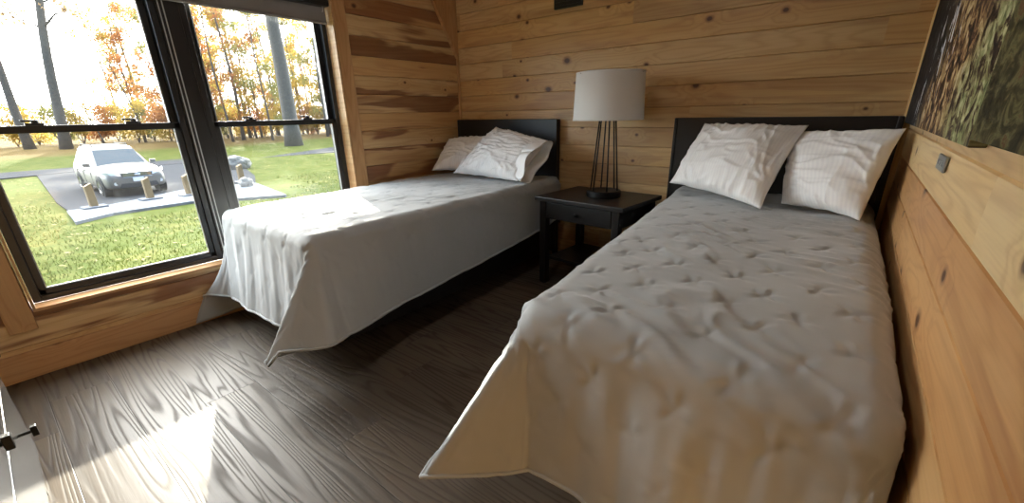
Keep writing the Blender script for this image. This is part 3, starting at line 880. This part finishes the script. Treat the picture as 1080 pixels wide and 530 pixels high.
# posts on the parking edge
pw = simple('weathered_post_wood', (.20, .13, .055), .8, var=.25, scale=9, bump=.3)
def post(x, y, label):
    z = G + .066
    t = thing('bollard', label, 'bollard', (x, y, z), .1)
    m = MB(); m.quadbox([(-.085, -.085, .04), (.085, -.085, .04), (.085, .085, .04), (-.085, .085, .04), (-.08, -.08, .58), (.08, -.08, .58), (.08, .08, .66), (-.08, .08, .66)])
    m.build('post', pw, t, bevel=.012)
    MB().box(-.20, .20, -.26, .26, 0, .045).build('footing', conc, t, bevel=.01)
post(-13.55, -.95, 'leftmost short wooden parking bollard, in front of the near side front wheel')
post(-13.75, .35, 'short wooden parking bollard in front of the car number plate')
post(-13.55, 1.30, 'short wooden parking bollard just left of the window mullion, right of the car')
post(-15.2, 3.45, 'short wooden parking bollard below the boulder, seen in the right window')
bm = bmesh.new(); bmesh.ops.create_icosphere(bm, subdivisions=4, radius=1)
rnd = random.Random(5)
from mathutils import noise as mnoise
for vv in bm.verts:
    k = 1 + .25 * mnoise.noise(vv.co * 1.7) + .08 * mnoise.noise(vv.co * 5)
    vv.co = Vector((vv.co.x * .38 * k, vv.co.y * .55 * k, vv.co.z * .36 * k + .26))
me = bpy.data.meshes.new('boulder'); bm.to_mesh(me); bm.free()
me.materials.append(simple('grey_stone', (.30, .28, .25), .85, var=.3, scale=5, bump=.5, bscale=9))
o = bpy.data.objects.new('boulder', me); o.location = (-20.6, 5.3, G + .03); col.objects.link(o)
tag(o, 'grey boulder beside the drive, seen low in the right window', 'boulder')
o2 = o.copy(); o2.scale = (.5, .4, .5); o2.location = (-13.9, 3.1, G + .07); col.objects.link(o2)
tag(o2, 'small grey stone beside the bollard seen in the right window', 'stone')

# ------------------------------------------------------------------ car
def car(loc, rz):
    t = thing('car', 'pale silver station wagon SUV parked facing the house', 'car', loc, rz)
    paint = simple('champagne_paint', (.16, .15, .133), .42, .3, var=.03, Coat_Weight=.15)
    dark = simple('dark_plastic', (.03, .03, .032), .6)
    gl = simple('car_glass', (.03, .05, .07), .2, .0, var=.1, Specular_IOR_Level=.2)
    chrome = simple('chrome', (.7, .7, .72), .15, 1.0)
    lampm = simple('headlamp_lens', (.75, .78, .82), .1, .3)
    tyre = simple('tyre_rubber', (.02, .02, .02), .85)
    # lower body stations: x, half width, bottom z, belt z, centre top z
    S = [(2.30, .62, .42, .60, .62), (2.27, .74, .28, .70, .74), (2.12, .84, .24, .82, .90), (1.75, .89, .22, .88, .99), (1.2, .90, .22, .93, 1.04),
         (.75, .90, .22, .96, 1.06), (.0, .90, .22, .98, 1.0), (-.9, .90, .22, .99, 1.0), (-1.7, .89, .24, 1.0, 1.02), (-2.15, .86, .28, 1.0, 1.02), (-2.28, .78, .36, .98, 1.0)]
    m = MB()
    for x, w_, zb, zbelt, zt in S:
        ring = [(w_ * .80, zb), (w_ * .97, zb + .06), (w_, zb + .22 * (zbelt - zb) + .05), (w_ * 1.0, zb + .62 * (zbelt - zb)), (w_ * .965, zbelt), (w_ * .78, zbelt + (zt - zbelt) * .65), (w_ * .4, zt), (0, zt + .01)]
        full = ring + [(-a, b) for a, b in reversed(ring[:-1])]
        m.v += [(x, a, b) for a, b in full]
    k = 15
    for i in range(len(S) - 1):
        for j in range(k):
            m.f.append((i * k + j, i * k + (j + 1) % k, (i + 1) * k + (j + 1) % k, (i + 1) * k + j))
    m.f.append(tuple(range(k))); m.f.append(tuple((len(S) - 1) * k + j for j in range(k)))
    body = m.build('body', paint, t, smooth=True)
    sm = body.modifiers.new('sub', 'SUBSURF'); sm.levels = 1; sm.render_levels = 2
    # cabin
    bot = [(.98, .60), (.78, .84), (-1.95, .83), (-2.20, .62)]
    top = [(.22, .48), (.08, .60), (-1.62, .59), (-1.78, .46)]
    full = lambda L: [(x, y) for x, y in L] + [(x, -y) for x, y in reversed(L)]
    B, T = full(bot), full(top)
    m = MB(); n = len(B)
    m.v = [(x, y, .96) for x, y in B] + [(x, y, 1.58) for x, y in T] + [(x * .9 - .04, y * .75, 1.655) for x, y in T]
    for r in (0, 1):
        for i in range(n): m.f.append((r * n + i, r * n + (i + 1) % n, (r + 1) * n + (i + 1) % n, (r + 1) * n + i))
    m.f.append(tuple(2 * n + i for i in range(n)))
    cab = m.build('cabin', paint, t, bevel=.04, seg=3, smooth=True)
    def lerp(a, b, s): return tuple(a[i] + (b[i] - a[i]) * s for i in range(3))
    def panel(b0, b1, s0, s1, t0=.10, t1=.92, off=.012, name='side_window', mat=gl):
        P0, P1 = (*b0[0], .96), (*b1[0], .96); Q0, Q1 = (*b0[1], 1.58), (*b1[1], 1.58)
        a, b = lerp(P0, P1, s0), lerp(P0, P1, s1); c, d = lerp(Q0, Q1, s0), lerp(Q0, Q1, s1)
        pts = [lerp(a, c, t0), lerp(b, d, t0), lerp(b, d, t1), lerp(a, c, t1)]
        nrm = (Vector(pts[1]) - Vector(pts[0])).cross(Vector(pts[3]) - Vector(pts[0])).normalized()
        if nrm.dot(Vector(pts[0]) - Vector((-.5, 0, 1.2))) < 0: nrm = -nrm
        return MB().prism([tuple(Vector(p) - nrm * .02) for p in pts], tuple(nrm * (.02 + off))).build(name, mat, t, bevel=.006)
    panel((bot[0], top[0]), ((.98, -.60), (.22, -.48)), -.10, 1.10, .06, .90, name='windscreen')
    for s in (1, -1):
        b0 = ((bot[1][0], bot[1][1] * s), (top[1][0], top[1][1] * s)); b1 = ((bot[2][0], bot[2][1] * s), (top[2][0], top[2][1] * s))
        panel(b0, b1, .08, .38); panel(b0, b1, .42, .70); panel(b0, b1, .74, .95)
    panel(((-2.20, .62), (-1.78, .46)), ((-2.20, -.62), (-1.78, -.46)), .02, .98, name='rear_window')
    for s in (1, -1):
        MB().tube([(.05, s * .50, 1.645), (.0, s * .50, 1.70), (-1.5, s * .50, 1.70), (-1.58, s * .50, 1.64)], .018, 8).build('roof_rail', dark, t, smooth=True)
        # mirrors
        m = MB(); m.quadbox([(.70, s * .86, .99), (.84, s * .86, .99), (.80, s * 1.05, 1.0), (.72, s * 1.05, 1.0), (.70, s * .88, 1.12), (.82, s * .88, 1.12), (.79, s * 1.06, 1.11), (.72, s * 1.06, 1.11)])
        m.build('mirror', paint, t, bevel=.02, seg=3)
        # headlight wraps the corner
        m = MB(); m.prism([(2.245, s * .42, .70), (2.19, s * .66, .72), (1.93, s * .862, .80), (1.86, s * .872, .90), (2.10, s * .74, .86), (2.235, s * .42, .80)], (.035, s * .02, .0))
        m.build('headlight', lampm, t, bevel=.008)
        fg = MB().tube([(2.20, s * .64, .46), (2.285, s * .64, .46)], .055, 20).build('fog_lamp', lampm, t)
        MB().quadbox([(2.18, s * .52, .38), (2.26, s * .52, .38), (2.20, s * .78, .38), (2.14, s * .78, .38), (2.18, s * .52, .54), (2.27, s * .52, .54), (2.21, s * .78, .54), (2.14, s * .78, .54)]).build('fog_lamp_bezel', dark, t, bevel=.01)
        MB().box(-1.0, .0, s * .905 - .01, s * .905 + .01, .32, .36).build('sill_strip', dark, t)
        for x in (.62, -.35, -1.25):
            MB().box(x - .006, x + .006, s * .898 - .006, s * .898 + .006, .40, .96).build('door_seam', dark, t)
        for x in (-.2, -1.1):
            MB().box(x - .09, x + .09, s * .90 - .02, s * .90 + .025, .82, .85).build('door_handle', paint, t, bevel=.008)
    # grille, plate, bumper mouth
    g = MB().prism([(2.255, -.46, .80), (2.255, -.40, .66), (2.255, .40, .66), (2.255, .46, .80)], (.055, 0, 0)).build('grille', dark, t, bevel=.01)
    m = MB()
    for z in (.70, .735, .77): m.box(2.30, 2.322, -.40, .40, z - .006, z + .006)
    m.tube([(2.315, -.47, .805), (2.325, 0, .812), (2.315, .47, .805)], .014, 8); m.tube([(2.315, -.42, .655), (2.325, 0, .65), (2.315, .42, .655)], .014, 8)
    m.build('grille_bar', chrome, g)
    m = MB(); m.lathe([(0, .012), (.07, .010), (.085, 0)], (0, 0, 0), 28)
    em = m.build('emblem', chrome, g, smooth=True); em.scale = (.55, 1, 1); em.rotation_euler = (0, PI / 2, 0); em.location = (2.322, 0, .735)
    MB().prism([(2.22, -.55, .30), (2.22, -.50, .46), (2.22, .50, .46), (2.22, .55, .30)], (.075, 0, 0)).build('lower_intake', dark, t, bevel=.01)
    MB().box(2.30, 2.335, -.155, .155, .50, .64).build('number_plate', simple('plate_white', (.75, .77, .8), .5), t, bevel=.004)
    for x in (1.42, -1.25):
        for s in (1, -1):
            y0 = s * .905
            MB().tube([(x, y0 - s * .22, .335), (x, y0 + s * .004, .335)], .395, 32).build('wheel_arch', dark, t)
            wh = bpy.data.objects.new('wheel', None); wh.empty_display_size = .1
            wh.location = (x, y0 - s * .09, .335); wh.rotation_euler = (s * -PI / 2, 0, 0); wh.parent = t; col.objects.link(wh)
            MB().lathe([(.20, -.10), (.31, -.11), (.335, -.08), (.335, .08), (.31, .115), (.21, .12), (.20, .10)], n=40).build('tyre', tyre, wh, smooth=True)
            m = MB(); m.lathe([(.225, .105), (.215, .118), (.19, .112), (.19, .05)], n=40)
            for q in range(5):
                a = q * 2 * PI / 5; ca, sa = math.cos(a), math.sin(a)
                pr = [(.03, -.035), (.20, -.022), (.20, .022), (.03, .035)]
                m.prism([(px * ca - py * sa, px * sa + py * ca, .085) for px, py in pr], (0, 0, .025))
            m.lathe([(0, .115), (.045, .112), (.05, .08)], n=20)
            m.build('rim', chrome, wh)
    return t
cr_ = car((-17.2, .36, G + .048), R(3))
cr_.scale = (.9, .9, .9)

# ------------------------------------------------------------------ trees
bark = simple('grey_bark', (.13, .115, .10), .9, var=.35, scale=6, bump=.5, bscale=14)
def leaf_mat(name, c1, c2, tl=.5):
    t = NT(name)
    P = t.obj()[0]
    n = t.noise(P, 2.3, 2)
    wnz = t.n('ShaderNodeTexWhiteNoise'); t.put(wnz.inputs['Vector'], t.vm('FLOOR', t.vm('MULTIPLY', P, (4, 4, 4))))
    c = t.mix(t.m3('ADD', t.m3('MULTIPLY', n, .6), t.m3('MULTIPLY', wnz.outputs[0], .4)), c1, c2)
    d = t.n('ShaderNodeBsdfDiffuse'); t.put(d.inputs[0], c)
    l = t.n('ShaderNodeBsdfTranslucent'); t.put(l.inputs[0], c)
    mx = t.n('ShaderNodeMixShader'); mx.inputs[0].default_value = tl
    t.put(mx.inputs[1], d.outputs[0]); t.put(mx.inputs[2], l.outputs[0])
    t.t.links.new(mx.outputs[0], t.out.inputs[0])
    return t.m
LM = {'gold': leaf_mat('golden_leaves', (.38, .27, .055), (.58, .43, .12)),
      'rust': leaf_mat('rusty_leaves', (.30, .12, .045), (.46, .22, .08)),
      'olive': leaf_mat('olive_leaves', (.18, .19, .07), (.34, .32, .11)),
      'brown': leaf_mat('brown_leaves', (.20, .14, .08), (.30, .20, .10))}
def leaves_mesh(rnd, blobs, n, size):
    m = MB()
    tot = sum(b[3] ** 3 for b in blobs)
    for bx_, by, bz, br in blobs:
        for _ in range(int(n * br ** 3 / tot) + 1):
            while True:
                p = Vector((rnd.uniform(-1, 1), rnd.uniform(-1, 1), rnd.uniform(-1, 1)))
                if p.length < 1: break
            p = p * (br * (0.55 + .45 * rnd.random()))
            c = Vector((bx_, by, bz)) + Vector((p.x, p.y, p.z * .8))
            a = Vector((rnd.gauss(0, 1), rnd.gauss(0, 1), rnd.gauss(0, 1))).normalized()
            b = a.cross(Vector((rnd.gauss(0, 1), rnd.gauss(0, 1), rnd.gauss(0, 1)))).normalized()
            s = size * rnd.uniform(.6, 1.3)
            k = len(m.v)
            m.v += [tuple(c - a * s), tuple(c + b * s * .55), tuple(c + a * s), tuple(c - b * s * .55)]
            m.f.append((k, k + 1, k + 2, k + 3))
    return m
def build_leaves(m, name, mat, parent=None):
    me = bpy.data.meshes.new(name); me.from_pydata(m.v, [], m.f); me.materials.append(mat)
    o = bpy.data.objects.new(name, me); col.objects.link(o)
    if parent: o.parent = parent
    return o
def tree(seed, h, r, leaf, nleaf, lean=(0, 0), crown=(.35, 1.0), cr=2.2, lsize=.20, name='tree', label='', group=None, loc=(0, 0), nb=7, top_r=.3):
    rnd = random.Random(seed)
    x, y = loc
    t = thing(name, label, 'tree', (x, y, ground_z(x, y) - .1), 0, group)
    m = MB()
    pts = []; rad = []
    for i in range(10):
        s = i / 9
        pts.append((lean[0] * s + .12 * r / .4 * math.sin(s * 5 + seed), lean[1] * s + .12 * math.sin(s * 6 + seed * 2), h * s))
        rad.append(r * (1.25 if i == 0 else 1) * (1 - s * (1 - top_r)))
    m.tube(pts, rad, 12)
    blobs = []
    for k in range(nb):
        s = crown[0] + (crown[1] - crown[0]) * (k + .5) / nb
        i = int(s * 9); p = Vector(pts[min(i, 9)])
        a = rnd.uniform(0, 2 * PI); L = cr * rnd.uniform(.5, 1.0) * (1.15 - s * .5)
        e = p + Vector((math.cos(a) * L, math.sin(a) * L, L * rnd.uniform(.2, .7)))
        q = (p + e) / 2 + Vector((0, 0, .15 * L))
        br = rad[min(i, 9)] * .35
        m.tube([tuple(p), tuple(q), tuple(e)], [br, br * .6, br * .2], 6)
        for w_ in range(2):
            e2 = e + Vector((rnd.uniform(-1, 1), rnd.uniform(-1, 1), rnd.uniform(0, 1))) * L * .5
            m.tube([tuple(q), tuple(e2)], [br * .4, br * .12], 5)
            blobs.append((e2.x, e2.y, e2.z, cr * rnd.uniform(.25, .5)))
        blobs.append((e.x, e.y, e.z, cr * rnd.uniform(.3, .55)))
    m.build('trunk', bark, t, smooth=True)
    if leaf and nleaf: build_leaves(leaves_mesh(rnd, blobs, nleaf, lsize), 'foliage', LM[leaf], t)
    return t
# the three big trunks
tree(1, 15, .34, 'brown', 260, (0, 2.3), (.55, 1), 2.6, .16, label='large grey tree trunk rising through the left window, left of the car', loc=(-45, 2.15), top_r=.5)
tree(2, 13, .30, 'gold', 60, (0, -.1), (.6, 1), 2.0, .15, label='leaning grey trunk at the far left edge of the left window', loc=(-47, .62))
tree(3, 16, .60, 'gold', 500, (.0, .25), (.72, 1), 3.0, .16, label='thick pale tree trunk in the middle of the right window', loc=(-34.3, 14.65), top_r=.55)
# dense rust tree between the car and the mullion
tree(4, 16, .16, 'olive', 4200, (0, .4), (.40, 1), 2.4, .10, label='tall olive-leaved tree just left of the window mullion', loc=(-47, 9.9), nb=12)
tree(5, 8.5, .14, 'rust', 4500, (0, .3), (.15, 1), 2.3, .10, label='rust-red leafed tree low beside the window mullion', loc=(-43, 9.3), nb=12)
tree(6, 7.5, .10, 'rust', 300, (0, -.9), (.5, 1), 1.0, .10, label='slender bare stem with a rusty tuft, right of the car roof', loc=(-50, 8.3), nb=4)
tree(7, 4.6, .07, None, 0, (0, -.4), (.5, 1), .7, .1, label='thin bare snag standing above the yellow brush behind the car', loc=(-50, 5.2), nb=3)
rr = random.Random(77)
proto = []
for k, (lf, hh) in enumerate((('gold', 10.5), ('gold', 9.), ('rust', 9.), ('olive', 11.), ('gold', 12.))):
    proto.append((lf, hh, k))
n_t = {}
for i in range(54):
    if i < 14: y = 9.4 + i * .75; x = -54 - rr.uniform(0, 12)
    else: y = 13.2 + (i - 14) * .68; x = -42 - rr.uniform(0, 20); y = y * (-x) / 50
    if abs(y - 14.65) < 1.2 and x > -40: y += 2
    lf, hh, k = proto[i % 5]
    if i < 14 and k == 4: lf = 'rust'
    hh *= rr.uniform(1.15, 1.5)
    lab = {'gold': 'slim golden-leafed tree in the woods beyond the road', 'rust': 'slim rust-leafed tree in the woods beyond the road', 'olive': 'slim olive-green tree in the woods beyond the road'}[lf]
    tree(100 + i, hh, rr.uniform(.09, .17), lf, 3600, (rr.uniform(-.5, .5), rr.uniform(-.6, .6)), (.12, 1), 2.1, .105, label=lab, group='%s woodland trees beyond the road' % lf, loc=(x, y), nb=18)
# brush along the edge of the woods
for i in range(34):
    y0 = -6 + i * 1.25
    x = -49 - rr.uniform(0, 5); y = y0 * (-x) / 50
    rb = random.Random(300 + i)
    lf = ('gold', 'gold', 'olive', 'gold', 'rust')[i % 5]
    t = thing('bush', {'gold': 'golden autumn bush at the edge of the woods', 'olive': 'olive-green bush at the edge of the woods', 'rust': 'rust-red bush at the edge of the woods'}[lf], 'bush', (x, y, ground_z(x, y)), 0, '%s bushes along the woods' % lf)
    m = MB()
    for q in range(5):
        a = rb.uniform(0, 2 * PI)
        m.tube([(0, 0, 0), (math.cos(a) * .5, math.sin(a) * .5, 1.3), (math.cos(a) * 1.0, math.sin(a) * 1.0, 3.4)], [.04, .025, .008], 5)
    m.build('stem', bark, t)
    build_leaves(leaves_mesh(rb, [(rb.uniform(-.8, .8), rb.uniform(-.8, .8), rb.uniform(.5, 3.4), rb.uniform(.7, 1.1)) for _ in range(9)], 2000, .095), 'foliage', LM[lf], t)
# fallen leaves and grass blades
rl = random.Random(9)
m = MB()
for _ in range(2600):
    x = -rl.uniform(3.0, 26); y = rl.uniform(-5, 14)
    if -16 > x > -28 and -1.4 < y < 5: continue
    if -15.6 < x < -11.2 and -1.7 < y < 4: continue
    z = ground_z(x, y) + .02; s = rl.uniform(.03, .06); a = rl.uniform(0, 6.28)
    ca, sa = math.cos(a) * s, math.sin(a) * s; k = len(m.v)
    m.v += [(x - ca, y - sa, z), (x + sa * .6, y - ca * .6, z + .012), (x + ca, y + sa, z + .02), (x - sa * .6, y + ca * .6, z + .008)]
    m.f.append((k, k + 1, k + 2, k + 3))
tag(build_leaves(m, 'fallen_leaves', leaf_mat('fallen_leaf', (.22, .18, .08), (.34, .29, .16), .2)), 'fallen pale leaves scattered over the lawn outside', 'leaves', kind='stuff')
m = MB()
for _ in range(26000):
    x = -3.2 - 13 * rl.random() ** 1.3; y = -4.5 + (abs(x) * .95 + 3) * rl.random()
    if -15.6 < x < -11.2 and -1.7 < y < 4: continue
    if x < -13 and -1.6 < y < 5: continue
    z = ground_z(x, y) - .005; a = rl.uniform(0, 6.28); hgt = rl.uniform(.03, .075); wd = .010
    ca, sa = math.cos(a), math.sin(a); k = len(m.v)
    lx, ly = rl.uniform(-.03, .03), rl.uniform(-.03, .03)
    m.v += [(x - ca * wd, y - sa * wd, z), (x + ca * wd, y + sa * wd, z), (x + lx, y + ly, z + hgt)]
    m.f.append((k, k + 1, k + 2))
tag(build_leaves(m, 'grass', leaf_mat('grass_blade', (.036, .052, .008), (.078, .092, .014), .4)), 'short green grass growing on the lawn outside the window', 'grass', kind='stuff')
